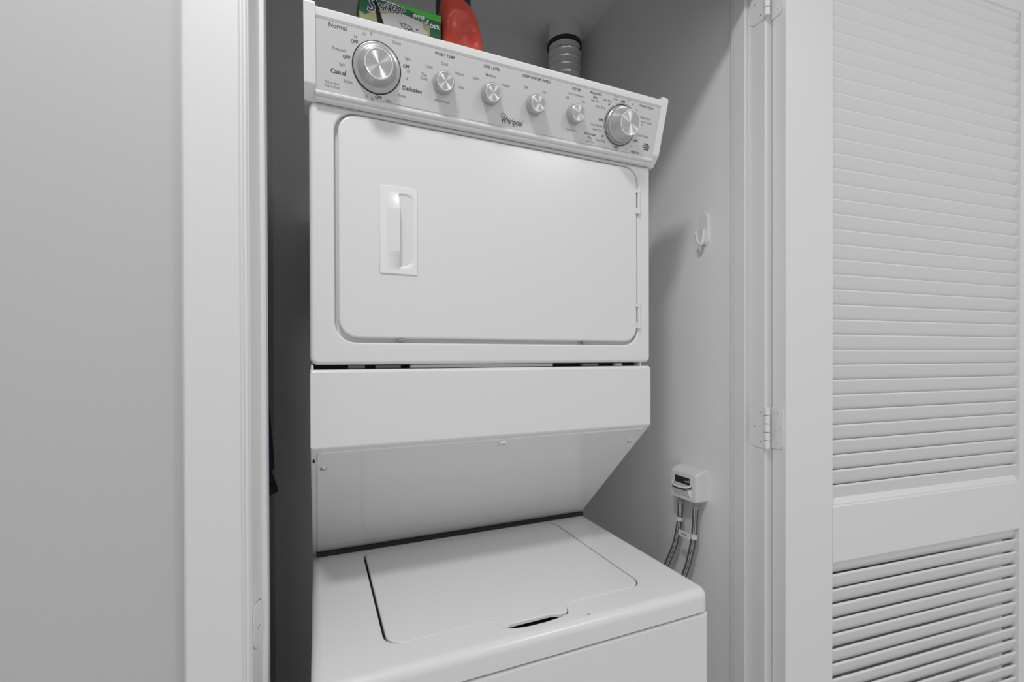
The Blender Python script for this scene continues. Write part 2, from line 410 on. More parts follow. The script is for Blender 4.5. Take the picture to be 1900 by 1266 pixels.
for u in (0.0115, 0.6570):
    bm = NB(); lathe(bm, [(0.0058, 0), (0.0054, 0.0014), (0.0035, 0.0024), (0.0022, 0.0026), (0.0012, 0.0012), (0, 0.0012)], 24); link('screw', bm, STEEL, W0, frame=sframe(u, 0.057, 0.0022))
for (u, v) in ((-0.0035, 0.034), (0.668, 0.040)):
    b2 = NB()
    q = [sl(u-0.0022, v, 0.0006), sl(u+0.0012, v-0.006, 0.0006), sl(u+0.0016, v+0.005, 0.0006), sl(u-0.0008, v+0.006, 0.0006)]
    loft(b2, [[p for p in q], [p+SN*0.0004 for p in q]], True, True); link('clip_notch', b2, DARK, W0)
# black seam at the foot of the slanted panel
bm = NB(); box(bm, X0+0.008, X1-0.006, 1.093, 1.30, -0.4368, -0.4368+0.0085); link('seam_gasket', bm, DARK, W0)

# washer cabinet and top deck
bm = NB()
def xy_loops(x0, x1, y0, y1, r, z, d=0.0, n=6): return [(x, y, z) for x, y in rr(x0+d, x1-d, y0+d, y1-d, [max(r-d, 0.002), 0.004, 0.004, max(r-d, 0.002)], n)]
ZS, ZW = -0.4805, -0.4374
L = [xy_loops(X0+0.001, X1-0.001, YW+0.001, YB, 0.012, -1.35), xy_loops(X0+0.001, X1-0.001, YW+0.001, YB, 0.012, ZS-0.006)]
for i in range(1, 4): a = math.pi/2*i/3; L.append(xy_loops(X0+0.001, X1-0.001, YW+0.001, YB, 0.012, ZS-0.006+0.0045*math.sin(a), 0.0045*(1-math.cos(a))))
loft(bm, L, True, True); link('washer_cabinet', bm, ENAM, W0)
# deck: side skirt + rounded top edge, lid opening cut out of the top
bm = NB(); ER = 0.015
L = [xy_loops(X0, X1, YW, YB, 0.022, ZS+0.0022, 0.001), xy_loops(X0, X1, YW, YB, 0.022, ZS+0.0032)]
for i in range(0, 6): a = math.pi/2*i/5; L.append(xy_loops(X0, X1, YW, YB, 0.022, ZW-ER+ER*math.sin(a), ER*(1-math.cos(a))))
rows = loft(bm, L, True, False)
def lid_outline(d, kind):
    """closed (x,y) outline; d grows it; kind 'hole' or 'lid' differ at the finger notch in the front edge"""
    x0, x1, y0, y1 = 0.0945-d, 0.5785+d, 0.7135-d, 1.0860+d; r = 0.030
    o = []
    # front edge from left to right with notch
    for a in range(7): t = math.radians(180+90*a/6); o.append((x0+r+r*math.cos(t), y0+r+r*math.sin(t)))
    if kind == 'hole':
        nt = [(0.262, 0), (0.270, -0.006), (0.276, -0.020), (0.2825, -0.0275), (0.300, -0.0335), (0.320, -0.0360), (0.345, -0.0362), (0.365, -0.0345), (0.383, -0.0320), (0.395, -0.0285), (0.3995, -0.020), (0.4035, -0.006), (0.410, 0)]
    else:
        nt = [(0.262, 0), (0.271, -0.0072), (0.2772, -0.0207), (0.2830, -0.0257), (0.2910, -0.0195), (0.301, -0.0190), (0.320, -0.0190), (0.345, -0.0190), (0.366, -0.0190), (0.380, -0.0245), (0.3940, -0.0255), (0.3985, -0.0207), (0.410, 0)]
    for x, dy in nt: o.append((x, y0+dy))
    for a in range(7): t = math.radians(270+90*a/6); o.append((x1-r+r*math.cos(t), y0+r+r*math.sin(t)))
    for a in range(7): t = math.radians(90*a/6); o.append((x1-r+r*math.cos(t), y1-r+r*math.sin(t)))
    for a in range(7): t = math.radians(90+90*a/6); o.append((x0+r+r*math.cos(t), y1-r+r*math.sin(t)))
    return o
hole = lid_outline(0.0, 'hole'); hv = [bm.verts.new((x, y, ZW)) for x, y in hole]
he = [bm.edges.new((hv[i], hv[(i+1) % len(hv)])) for i in range(len(hv))]
oe = [bm.edges.get((rows[-1][i], rows[-1][(i+1) % len(rows[-1])])) for i in range(len(rows[-1]))]
bmesh.ops.triangle_fill(bm, edges=he+oe, use_beauty=True, use_dissolve=False)
lo = [bm.verts.new((x, y, ZW-0.0135)) for x, y in hole]
for i in range(len(hv)): bm.faces.new((hv[i], hv[(i+1) % len(hv)], lo[(i+1) % len(hv)], lo[i]))
DK = link('top_deck', bm, ENAM, W0)
bm = NB(); box(bm, 0.06, 0.62, 0.6937, 1.092, ZW-0.040, ZW-0.0140); link('lid_shade_block', bm, DARK, W0)  # near-black block standing for the shade under the lid
bm = NB(); box(bm, 0.250, 0.42, 0.670, 0.6935, ZW-0.030, ZW-0.0120); link('finger_recess', bm, ENAM, W0)
# lid, slightly open gap at its left side
bm = NB()
def lid_loop(d, z):
    o = lid_outline(-0.0019-d, 'lid'); out = []
    for x, y in o: out.append((x+0.0030*max(0.0, min(1.0, (0.16-x)/0.065)) if x < 0.16 else x, y, z))
    return out
L = [lid_loop(0, ZW-0.006), lid_loop(0, ZW-0.0022), lid_loop(0.0005, ZW-0.0011), lid_loop(0.0014, ZW-0.0004), lid_loop(0.0028, ZW)]
loft(bm, L, True, True); LID = link('washer_lid', bm, ENAM, W0, smooth=40)
# dished finger pull in front of the lid
bm = NB(); lathe(bm, [(0.0020, 0), (0.0014, 0.0004), (0, 0.0005)], 12); q = Matrix.Translation((0.4252, 0.6690, ZW)); link('deck_chip', bm, GREY, W0, frame=q)

# console across the top
PK = 0.3023
def py(z): return 0.7735+(0.5416-z)*PK
bm = NB()
pts = [(0.872, 0.5436), (py(0.5436)+0.004, 0.5436), (py(0.542)+0.0008, 0.5425), (py(0.540), 0.5405), (py(0.5315), 0.5315), (py(0.5305)+0.0018, 0.5303), (py(0.530)+0.0042, 0.5298), (py(0.528)+0.0042, 0.5278), (py(0.527)+0.0006, 0.5272),
       (py(0.433)+0.0006, 0.4330), (py(0.432)+0.0010, 0.4318), (py(0.431)-0.0012, 0.4308), (py(0.4295)-0.0024, 0.4294), (py(0.427)-0.0022, 0.4268), (py(0.4250)+0.0002, 0.4250), (py(0.4240)+0.0028, 0.4243), (py(0.4235)+0.0028, 0.4235), (py(0.4225)+0.0006, 0.4226), (py(0.4200)+0.0014, 0.4200), (py(0.4190)+0.0050, 0.4188), (0.8212, 0.4188), (0.8212, 0.4231), (0.872, 0.4231)]
prof_x(bm, pts, 0.0024, 0.6756)
CON = link('control_panel', bm, PLAS, W0, smooth=28)
PN = Vector((0, -0.95724, -0.28937)); PT = Vector((0, -0.28937, 0.95724)); PO = Vector((0, 0.7735+0.0006*1.0447, 0.5416))
def pf(u, v, h=0.0):
    M = Matrix(((1, 0, 0, 0), (0, PT.y, PN.y, 0), (0, PT.z, PN.z, 0), (0, 0, 0, 1))); M.translation = PO+Vector((u, 0, 0))+PT*v+PN*h; return M
bm = NB()   # silver-grey face film
a = -(0.5416-0.5268)/0.95724; b_ = -(0.5416-0.4334)/0.95724
lp = rr(0.0030, 0.6750, b_, a, 0.0012, 2)
loft(bm, [[(x, y, 0.0) for x, y in lp], [(x, y, 0.0003) for x, y in lp]], True, True); FILM = link('panel_face', bm, PANEL, CON, frame=pf(0, 0, 0))
for (xa, xb) in ((-0.0145, 0.0024), (0.6756, 0.6905)):
    bm = NB()
    P = [(0.872, 0.5490), (0.7695, 0.5490, 0.0045), (0.8020, 0.4380, 0.008), (0.8205, 0.4185, 0.003), (0.872, 0.4185)]
    pts = roundc(P, 0, 5); loft(bm, [[(x, y, z) for y, z in pts] for x in (xa, xb)], True, True)
    ed = [e for e in bm.edges if abs(e.verts[0].co.x-e.verts[1].co.x) < 1e-6]
    bmesh.ops.bevel(bm, geom=ed, offset=0.0026, segments=3, profile=0.5, affect='EDGES'); link('end_cap', bm, PLAS, W0)
# dials and knobs
def dial(u, v, rr_, kr, kt, h, name, lab, tall=False):
    bm = NB(); lathe(bm, [(rr_+0.0008, 0.0002), (rr_+0.0008, 0.0010), (rr_-0.0006, 0.0011), (rr_-0.0006, 0.0002)], 72, cap=False); rg = link('dial_groove', bm, DARK, W0, frame=pf(u, v, 0))
    bm = NB()
    if not tall: pr = [(rr_-0.0008, 0), (rr_-0.0010, 0.0022), (rr_-0.0024, 0.0030), (kr+0.006, 0.0036), (kr+0.002, 0.0042), (kr, 0.0060), (kr-0.0006, 0.0075), (kt+0.0030, h-0.006), (kt+0.0016, h-0.0012), (kt+0.0004, h)]
    else: pr = [(rr_-0.0022, 0), (rr_-0.0024, 0.0030), (rr_-0.0036, 0.0042), (kr+0.0035, 0.0095), (kr+0.0010, 0.0105), (kr, 0.0125), (kr-0.0004, 0.0145), (kt+0.0026, h-0.006), (kt+0.0014, h-0.0012), (kt+0.0004, h)]
    lathe(bm, pr+[(0, h)], 72); kn = link(name, bm, KNOBG, W0, frame=pf(u, v, 0.0004)); kn['label'] = lab
    M = Matrix.Translation((0, 0, 0))
    bm = NB(); lathe(bm, [(kt+0.0006, 0), (kt+0.0006, 0.0010), (kt-0.0004, 0.0014), (kt-0.0014, 0.0010), (kt-0.0014, 0)], 64, cap=False); o = link('rim_ring', bm, KRING, W0, frame=pf(u, v, h+0.0002)); rep(o, kn)
    bm = NB(); lathe(bm, [(kt-0.0014, 0.0), (kt-0.0016, 0.0003), (0, 0.0003)], 64); o = link('knob_cap', bm, KTOP, W0, frame=pf(u, v, h+0.0004), wn=False); rep(o, kn)
    return kn
def rep(o, p):      # move a child one level down, keeping it where it is
    o.parent = p; o.matrix_basis = FR[p].inverted() @ FR[o]
dial(0.0960, -0.0643, 0.0385, 0.0305, 0.0218, 0.0265, 'wash_dial', 'large round wash cycle dial at the left end')
dial(0.5830, -0.0643, 0.0378, 0.0300, 0.0226, 0.0345, 'dryer_dial', 'large round drying cycle dial at the right end', True)
for (u, lab) in ((0.2080, 'small wash temperature knob'), (0.2960, 'small soil level knob'), (0.3860, 'small deep water wash knob'), (0.4735, 'small dryer start knob')):
    bm = NB(); lathe(bm, [(0.0185, 0), (0.0183, 0.0020), (0.0178, 0.0045), (0.0170, 0.0140), (0.0160, 0.0166), (0.0146, 0.0178), (0, 0.0178)], 56); kn = link('knob', bm, KNOBG, W0, frame=pf(u, -0.064, 0.0004)); kn['label'] = lab
    bm = NB(); lathe(bm, [(0.0146, 0), (0.0146, 0.0008), (0.0138, 0.0012), (0.0130, 0.0008), (0.0130, 0)], 48, cap=False); o = link('rim_ring', bm, KRING, W0, frame=pf(u, -0.064, 0.0180)); rep(o, kn)
    bm = NB(); lathe(bm, [(0.0130, 0), (0.0129, 0.0003), (0, 0.0003)], 48); o = link('knob_cap', bm, KTOP, W0, frame=pf(u, -0.064, 0.0182), wn=False); rep(o, kn)

# printed lettering: flat text turned into mesh
def text_bm(bm, s, M, size, sx=1.0, off=0.0, shear=0.0, mi=0, align='CENTER', space=1.0):
    cu = bpy.data.curves.new('t', 'FONT'); cu.body = s; cu.size = size; cu.align_x = align; cu.align_y = 'CENTER'; cu.resolution_u = 3; cu.offset = off; cu.shear = shear; cu.space_character = space
    o = bpy.data.objects.new('t', cu); COL.objects.link(o)
    dg = bpy.context.evaluated_depsgraph_get(); me = bpy.data.meshes.new_from_object(o.evaluated_get(dg))
    me.transform(M @ Matrix.Diagonal((sx, 1, 1, 1)))
    for p in me.polygons: p.material_index = mi
    bm.from_mesh(me); bpy.data.objects.remove(o); bpy.data.curves.remove(cu); bpy.data.meshes.remove(me)
TXT = [('Normal', 0.0353, -0.0195, 3, 1), ('14', 0.0614, -0.0273, 1, 0), ('10', 0.0738, -0.0203, 1, 0), ('6', 0.0857, -0.0168, 1, 0), ('OFF', 0.0601, -0.0346, 2, 2), ('Rinse', 0.1265, -0.021, 1, 0), ('Prewash', 0.0377, -0.0506, 1, 0), ('OFF', 0.0484, -0.0591, 2, 2), ('Spin', 0.0422, -0.0709, 1, 0), ('Casual', 0.0365, -0.0828, 3, 2), ('Rinse', 0.0514, -0.0936, 1, 0), ('Pull to Start', 0.0272, -0.1004, 0, 0), ('Push to Stop', 0.0272, -0.1056, 0, 0), ('Spin', 0.1457, -0.0398, 1, 0), ('OFF', 0.1437, -0.0517, 2, 2), ('10', 0.1473, -0.0583, 1, 0), ('6', 0.146, -0.0696, 1, 0), ('Delicates', 0.1552, -0.0847, 3, 2), ('Rinse', 0.1378, -0.0973, 1, 0), ('6', 0.0808, -0.1088, 1, 0), ('10', 0.0895, -0.1113, 1, 0), ('OFF', 0.0998, -0.1075, 2, 2), ('Spin', 0.1165, -0.1091, 1, 0), ('WASH TEMP', 0.2082, -0.021, 2, 1), ('Cold', 0.1819, -0.0437, 1, 0), ('Cool', 0.208, -0.0339, 1, 0), ('Warm', 0.2359, -0.0433, 1, 0), ('Hot', 0.2412, -0.064, 1, 0), ('Tap', 0.1741, -0.0574, 1, 0), ('Cold', 0.174, -0.0638, 1, 0), ('All Cold Rinses', 0.2082, -0.0923, 0, 0), ('Light', 0.2661, -0.0436, 1, 0), ('SOIL LEVEL', 0.2947, -0.0212, 2, 1), ('Medium', 0.2939, -0.0338, 1, 0), ('Heavy', 0.3237, -0.0434, 1, 0), ('DEEP WATER WASH', 0.3843, -0.0203, 2, 1), ('Off', 0.3649, -0.0385, 1, 0), ('On', 0.4025, -0.0389, 1, 0), ('DRYER', 0.4706, -0.0205, 2, 1), ('End of Cycle Signal', 0.471, -0.0301, 0, 0), ('Off', 0.4526, -0.0386, 1, 0), ('On', 0.489, -0.0389, 1, 0), ('Push to Start', 0.4716, -0.0928, 0, 0), ('Automatic', 0.515, -0.0186, 2, 1), ('Dry', 0.5145, -0.0258, 2, 1), ('High Heat', 0.5151, -0.0318, 0, 0), ('Less Dry', 0.5430, -0.0257, 1, 0), ('Very Dry', 0.5292, -0.0404, 1, 0), ('Cool', 0.5623, -0.0150, 0, 0), ('Down', 0.5625, -0.0201, 0, 0), ('OFF', 0.5799, -0.0208, 1, 2), ('70', 0.5917, -0.0168, 0, 0), ('60', 0.6046, -0.0208, 0, 0), ('40', 0.6172, -0.0298, 0, 0), ('Timed Drying', 0.6385, -0.0191, 2, 1), ('OFF', 0.5348, -0.0631, 1, 2), ('Cool Down', 0.527, -0.0743, 1, 0), ('Less Dry', 0.53, -0.0821, 1, 0), ('Automatic', 0.5152, -0.0926, 2, 1), ('Dry', 0.515, -0.0996, 2, 1), ('Low Heat', 0.5162, -0.1065, 0, 0), ('Very Dry', 0.5410, -0.1006, 1, 0), ('OFF', 0.5813, -0.107, 1, 2), ('Damp Dry', 0.6415, -0.0408, 1, 0), ('Wrinkle Prevent', 0.6448, -0.0486, 0, 0), ('20', 0.6348, -0.0544, 0, 0), ('Cool Down', 0.6426, -0.075, 1, 0), ('OFF', 0.6246, -0.087, 1, 2), ('30', 0.6182, -0.0983, 0, 0), ('15', 0.6063, -0.1062, 0, 0), ('Fluff Air', 0.63, -0.1089, 2, 1), ('Energy', 0.6550, -0.0884, 0, 2), ('preferred', 0.6552, -0.0920, 0, 2), ('automatic', 0.6556, -0.0956, 0, 2), ('setting', 0.6560, -0.0992, 0, 2)]
bmD, bmL = NB(), NB()
SZ = {0: 0.0044, 1: 0.0062, 2: 0.0064, 3: 0.0090}
for s, u, v, k, b_ in TXT:
    M = Matrix.Translation((u, v, 0.0006)); text_bm(bmD if b_ else bmL, s, M, SZ[k], 1.0, 0.00016 if b_ == 2 else (0.00005 if b_ else 0.00003))
for (u, v) in ((0.5487, -0.0318), (0.5441, -0.0913)):   # leaf marks
    vs_ = [bmD.verts.new((u+dx*0.0019, v+dy*0.0019, 0.0006)) for dx, dy in ((-1.1, -0.9), (-0.2, -1), (0.8, -0.3), (1.1, 1.1), (0.1, 0.9), (-0.8, 0.2))]; bmD.faces.new(vs_)
pl_a = link('printed_lettering', bmD, INK, CON, frame=pf(0, 0, 0), smooth=0); pl_b = link('printed_lettering', bmL, INKL, CON, frame=pf(0, 0, 0), smooth=0)
for o in (pl_a, pl_b): o['kind'] = 'stuff'
bm = NB(); text_bm(bm, 'Whirlpool', Matrix.Translation((0.3433, -0.1010, 0.0006)), 0.0150, 0.70, 0.00022)
def strip(bm, P, wd, z=0.0006, mi=0):      # flat printed stroke along 2-D points with widths
    P = [Vector((p[0], p[1])) for p in P]; a = []; b = []
    for i, p in enumerate(P):
        t = (P[min(i+1, len(P)-1)]-P[max(i-1, 0)]).normalized(); n = Vector((-t.y, t.x)); ww = wd[i] if isinstance(wd, (list, tuple)) else wd
        a.append(bm.verts.new((p.x+n.x*ww/2, p.y+n.y*ww/2, z))); b.append(bm.verts.new((p.x-n.x*ww/2, p.y-n.y*ww/2, z)))
    for i in range(len(P)-1): bm.faces.new((a[i], b[i], b[i+1], a[i+1])).material_index = mi
strip(bm, [(0.3185, -0.0925), (0.322, -0.0905), (0.327, -0.0905), (0.331, -0.0925), (0.3275, -0.0945), (0.323, -0.0945), (0.3200, -0.0935)], [0.0006, 0.0012, 0.0012, 0.0010, 0.0007, 0.0008, 0.0004])
link('logo_lettering', bm, INK, CON, frame=pf(0, 0, 0), smooth=0)
bm = NB()   # swash behind the logo, pale grey
Pp = [(0.3430+0.017*math.cos(t)+0.004*math.sin(t), -0.1015+0.0075*math.sin(t)) for t in [math.radians(200+i*230/24) for i in range(25)]]
strip(bm, Pp, [0.0003+0.0007*math.sin(math.pi*i/24) for i in range(25)], 0.0005); link('logo_swash', bm, mat('swash_ink', 0.42, 0.5), CON, frame=pf(0, 0, 0), smooth=0)
bm = NB()   # dial scale arcs
for (cu_, r, a0, a1) in ((0.583, 0.0405, 60, 118), (0.583, 0.0405, 128, 200), (0.583, 0.0405, 205, 262), (0.583, 0.0405, 275, 320)):
    strip(bm, [(cu_+r*math.cos(math.radians(a0+(a1-a0)*i/14)), -0.0643+r*math.sin(math.radians(a0+(a1-a0)*i/14))) for i in range(15)], 0.0005)
link('dial_scale', bm, INK, CON, frame=pf(0, 0, 0), smooth=0)
for xa, xb in ((0.078, 0.240), (0.250, 0.330), (0.390, 0.470), (0.475, 0.650)):     # thin scored lines at the foot of the face
    bm = NB(); strip(bm, [(xa, -0.1122), ((xa+xb)/2, -0.1122), (xb, -0.1122)], [0.0001, 0.0006, 0.0001]); link('scored_line', bm, INKL, CON, frame=pf(0, 0, 0), smooth=0)

# ------------------------------------------------------------------ things on top of the dryer
ZTOP = 0.4230
# carton
BX0, BX1, BY, BZ1 = 0.0756, 0.2271, 0.9050, 0.6690
sc = BY/0.88
BX0, BX1 = BX0*sc, BX1*sc; BZ1 = 0.6630*sc
CT = empty('refill_carton', ((BX0+BX1)/2, BY+0.03, ZTOP)); tag(CT, 'green floor-sheet refill carton standing on top of the dryer', 'box')
bm = NB(); box(bm, BX0, BX1, BY, BY+0.065, ZTOP, BZ1, 0.0008, 1); link('carton_body', bm, GREEN, CT)
def bp(x, z): return (x*sc, z*sc)
def poly(bm, P, h, mi):   # flat printed patch on the carton front
    v = [bm.verts.new((x, BY-h, z)) for x, z in P]; f = bm.faces.new(v); f.material_index = mi
bm = NB()
poly(bm, [(BX0+0.001, BZ1-0.001), bp(0.1026, 0.6600), bp(0.1300, 0.6600), bp(0.1647, 0.6560), bp(0.1900, 0.6500), bp(0.2268, 0.6495), (BX1-0.0005, BZ1-0.001)][::-1], 0.0004, 0)
poly(bm, [bp(0.0760, 0.6300), bp(0.0860, 0.6250), bp(0.1100, 0.6420), bp(0.1400, 0.6420), bp(0.1700, 0.6380), bp(0.2050, 0.6380), bp(0.2060, 0.6180), bp(0.2020, 0.5900), bp(0.0760, 0.5900)], 0.0004, 1)
poly(bm, [bp(0.1120, 0.6335), bp(0.1430, 0.6440), bp(0.1558, 0.6449), bp(0.1910, 0.6399), bp(0.1915, 0.6290), bp(0.2009, 0.6240), bp(0.2008, 0.6000), bp(0.1130, 0.6000)], 0.0007, 2)
# white swoosh
def stripc(P, wd, h, mi):
    b = NB(); strip(b, P, wd, 0, 0)
    for f in b.faces:
        v = [bm.verts.new((q.co.x, BY-h, q.co.y)) for q in f.verts]; g = bm.faces.new(v); g.material_index = mi
    b.free()
stripc([bp(0.100, 0.6585), bp(0.118, 0.6600), bp(0.140, 0.6590), bp(0.1610, 0.6555)], [0.0002, 0.0012, 0.0014, 0.0004], 0.0009, 3)
stripc([bp(0.097, 0.6440), bp(0.0975, 0.6380), bp(0.1010, 0.6310), bp(0.1080, 0.6270)], [0.0003, 0.0008, 0.0008, 0.0003], 0.0009, 3)
# printed black streak and the tangle of dust
poly(bm, [bp(0.1015, 0.6600), bp(0.1045, 0.6600), bp(0.1185, 0.6180), bp(0.1215, 0.6080), bp(0.1110, 0.6080), bp(0.1075, 0.6200)], 0.0018, 4)
stripc([bp(0.1465, 0.6290), bp(0.1505, 0.6262), bp(0.1515, 0.6225), bp(0.1545, 0.6205), bp(0.158, 0.6195)], [0.0004, 0.0012, 0.0014, 0.0010, 0.0005], 0.0011, 4)
stripc([bp(0.1505, 0.6262), bp(0.1560, 0.6275), bp(0.1640, 0.6262), bp(0.1700, 0.6235), bp(0.1715, 0.6190), bp(0.1740, 0.6180)], [0.0006, 0.0010, 0.0012, 0.0014, 0.0010, 0.0004], 0.0011, 4)
for i in range(16):
    a = 0.154+0.028*random.random(); c = 0.6175+0.0065*random.random(); stripc([bp(a, c), bp(a+0.002, c+random.uniform(-0.001, 0.001)), bp(a+0.004, c+random.uniform(-0.001, 0.001))], 0.0006, 0.0011, 4)
MT = lambda x, z, h, a=0: Matrix.Translation((x*sc, BY-h, z*sc)) @ Matrix.Rotation(math.radians(90), 4, 'X') @ Matrix.Rotation(math.radians(a), 4, 'Z')
text_bm(bm, 'S', MT(0.0955, 0.6440, 0.0013, 4), 0.036, 0.90, 0.0014, 0.30, 3); text_bm(bm, 'S', MT(0.0955, 0.6440, 0.0016, 4), 0.036, 0.90, 0.0003, 0.30, 5)
text_bm(bm, 'wiffer', MT(0.1300, 0.6490, 0.0013, 1), 0.0225, 0.92, 0.0011, 0.30, 3, 'CENTER', 1.12); text_bm(bm, 'wiffer', MT(0.1300, 0.6490, 0.0016, 1), 0.0225, 0.92, 0.0003, 0.30, 5, 'CENTER', 1.12)
text_bm(bm, 'SWEE', MT(0.1845, 0.6478, 0.0013, 1), 0.0080, 1.15, 0.0003, 0.0, 3); text_bm(bm, 'P', MT(0.2010, 0.6440, 0.0013), 0.0080, 1.0, 0.0003, 0.0, 3)
text_bm(bm, 'DER', MT(0.2145, 0.6372, 0.0013, 2), 0.0105, 1.0, 0.0004, 0.0, 3)
text_bm(bm, 'OR', MT(0.1975, 0.6400, 0.0013, 2), 0.0070, 1.0, 0.0001, 0.0, 3)
stripc([bp(0.1760, 0.6465), bp(0.1900, 0.6425), bp(0.2020, 0.6400)], 0.0006, 0.0009, 3)
cp = link('carton_print', bm, [LIME, KHAKI, SHEET, WHITEI, BLACKC, PURP], CT, smooth=0); cp['label'] = 'printed front with white lettering and cleaning sheet picture'

# detergent jug
JX, JY = 0.2850, 0.935
JG = empty('detergent_jug', (JX, JY, ZTOP)); tag(JG, 'red plastic detergent jug with navy cap beside the green carton', 'bottle')
bm = NB(); NN = 40; L = []
JT = 0.325
JH = [0, 0.20, 0.24, 0.265, 0.285, 0.300, 0.312, 0.320, 0.325]
JR = [0.0470, 0.0430, 0.0390, 0.0345, 0.0275, 0.0170, 0.0040, -0.0120, -0.0260]
JL = [0.0480, 0.0485, 0.0485, 0.0483, 0.0478, 0.0468, 0.0450, 0.0425, 0.0380]
def lerp_t(h, T):
    for a in range(len(JH)-1):
        if h <= JH[a+1]+1e-9: q = (h-JH[a])/(JH[a+1]-JH[a]); return T[a]+(T[a+1]-T[a])*q
    return T[-1]
for i in range(66):
    z = JT*i/65; xr, xl = lerp_t(z, JR), lerp_t(z, JL); hw = (xr+xl)/2; xc = (xr-xl)/2; t = z/JT
    hd = 0.052 if t < 0.6 else 0.052-0.030*((t-0.6)/0.4)**1.5
    if i == 0: hw -= 0.006; hd -= 0.006
    row = []
    for k in range(NN):
        a = 2*math.pi*k/NN; ca, sa = math.cos(a), math.sin(a); e = 0.62
        x = hw*math.copysign(abs(ca)**e, ca); y = hd*math.copysign(abs(sa)**e, sa)
        if y < 0:       # grip scoop on the front
            gx = (x+0.009)/0.0265; gz = (z-0.222)/0.052; g = gx*gx+gz*gz
            if g < 1: y += 0.022*(1-g)**0.55
        row.append((JX+xc+x, JY+y, ZTOP+z))
    L.append(row)
loft(bm, L, True, True); link('jug_body', bm, RED, JG, smooth=60, wn=False)
def at(x, y, z): return Matrix.Translation((x, y, z))
bm = NB(); lathe(bm, [(0.030, 0), (0.035, 0.001), (0.0368, 0.004), (0.0372, 0.066), (0.035, 0.071), (0, 0.071)], 40); link('cap', bm, NAVY, JG, frame=at(JX-0.0135, JY+0.014, ZTOP+0.283))
bm = NB(); P = rr(JX-0.0508, JX-0.0475, ZTOP+0.17, ZTOP+0.245, 0.003, 3); loft(bm, [lp_xz(P, JY-0.02), lp_xz(P, JY+0.02)], True, True); lb = link('side_label', bm, NAVY, JG)

# ------------------------------------------------------------------ exhaust duct
DX, DY, DR, CZ = 0.8055, 1.416, 0.0570, 1.155
DU = empty('exhaust_duct', (DX, DY, 0.30)); tag(DU, 'flexible silver foil dryer duct rising into the closet ceiling', 'duct')
bm = NB(); n = 40; L = []; z = 0.20; i = 0
zs = []
while z < 1.078: zs.append(z); z += 0.0026
for i, z in enumerate(zs):
    ph = (z % 0.026)/0.026; r = DR*(0.93+0.07*math.exp(-((ph-0.5)/0.13)**2))-0.012*max(0, (0.95-z))*0.4
    rnd = [random.uniform(-0.0007, 0.0007) for _ in range(n)]
    L.append([(DX+(r+rnd[k])*math.cos(2*math.pi*k/n), DY+(r+rnd[k])*math.sin(2*math.pi*k/n), z) for k in range(n)])
loft(bm, L, True, True); link('duct_hose', bm, FOIL, DU, smooth=60, wn=False)
bm = NB(); lathe(bm, [(DR-0.002, 0), (DR+0.0035, 0.0008), (DR+0.0035, 0.011), (DR-0.002, 0.012)], 48, cap=False); b1 = link('clamp_band', bm, BAND, DU, frame=at(DX, DY, 1.0785)); b1['label'] = 'black clamp band'
bm = NB(); L = []
for i in range(13):
    z = 1.086+(CZ-1.086)*i/12; L.append([(DX+(DR+0.0012+0.0012*math.sin(k*5.1+i*1.7))*math.cos(2*math.pi*k/n), DY+(DR+0.0012+0.0012*math.sin(k*3.3+i))*math.sin(2*math.pi*k/n), z) for k in range(n)])
loft(bm, L, False, False); link('foil_tape_collar', bm, FOIL, DU, smooth=60, wn=False)

# ------------------------------------------------------------------ adhesive hook on the right closet wall
HK = empty('wall_hook', (0.9, 0.875, 0.273)); tag(HK, 'small white adhesive hook on the right closet wall', 'hook')
bm = NB(); lp = rr(0.8620, 0.8870, 0.2790, 0.3590, 0.0124, 8)
loft(bm, [[(0.9, y, z) for y, z in lp], [(0.8965, y, z) for y, z in lp], [(0.8950, 0.8745+(y-0.8745)*0.86, 0.319+(z-0.319)*0.95) for y, z in lp]], True, True); link('hook_base', bm, PLAS, HK)
bm = NB(); P = spline([(0.8950, 0.8745, 0.318), (0.8925, 0.8745, 0.298), (0.8885, 0.8745, 0.2835), (0.8815, 0.8745, 0.2800), (0.8740, 0.8745, 0.2860), (0.8700, 0.8745, 0.2990), (0.8650, 0.8745, 0.3100)], 6)
tube(bm, P, [0.0050-0.0022*abs(i/(len(P)-1)-0.25) for i in range(len(P))], 12); link('hook_prong', bm, PLAS, HK, smooth=60)

# ------------------------------------------------------------------ water valve cover and hoses
VB = empty('water_valve_box', (0.9, 0.912, -0.363)); tag(VB, 'white plastic water shutoff valve cover on the right closet wall', 'valve box')
bm = NB()
def vy(y0, y1, z0, z1, r, x, n=5): return [(x, y, z) for y, z in rr(y0, y1, z0, z1, r, n)]
L = [vy(0.8665, 0.9575, -0.3625, -0.2845, 0.004, 0.9), vy(0.8665, 0.9575, -0.3625, -0.2845, 0.004, 0.888), vy(0.8675, 0.9575, -0.3635, -0.2900, 0.006, 0.870), vy(0.8690, 0.9570, -0.3635, -0.2940, 0.006, 0.8645), vy(0.8730, 0.9550, -0.3620, -0.2965, 0.006, 0.8620)]
loft(bm, L, True, True); VC = link('valve_cover', bm, PLAS, VB)
bm = NB(); lp = rr(0.8885, 0.9395, -0.3235, -0.3060, 0.0015, 3); loft(bm, [vy(0.8885, 0.9395, -0.3235, -0.3060, 0.0015, 0.8640, 3), vy(0.8885, 0.9395, -0.3235, -0.3060, 0.0015, 0.8616, 3)], True, True); link('valve_slot', bm, DARK, VC)
bm = NB(); lp = []
for x in (0.8622, 0.8560, 0.8535):
    e = (0.8622-x)/0.0087; lp.append([(x, y, z) for y, z in rr(0.884+0.003*e, 0.944-0.003*e, -0.3560+0.018*e, -0.3330-0.001*e, 0.003, 4)])
loft(bm, lp, True, True); link('cover_lip', bm, PLAS, VC)
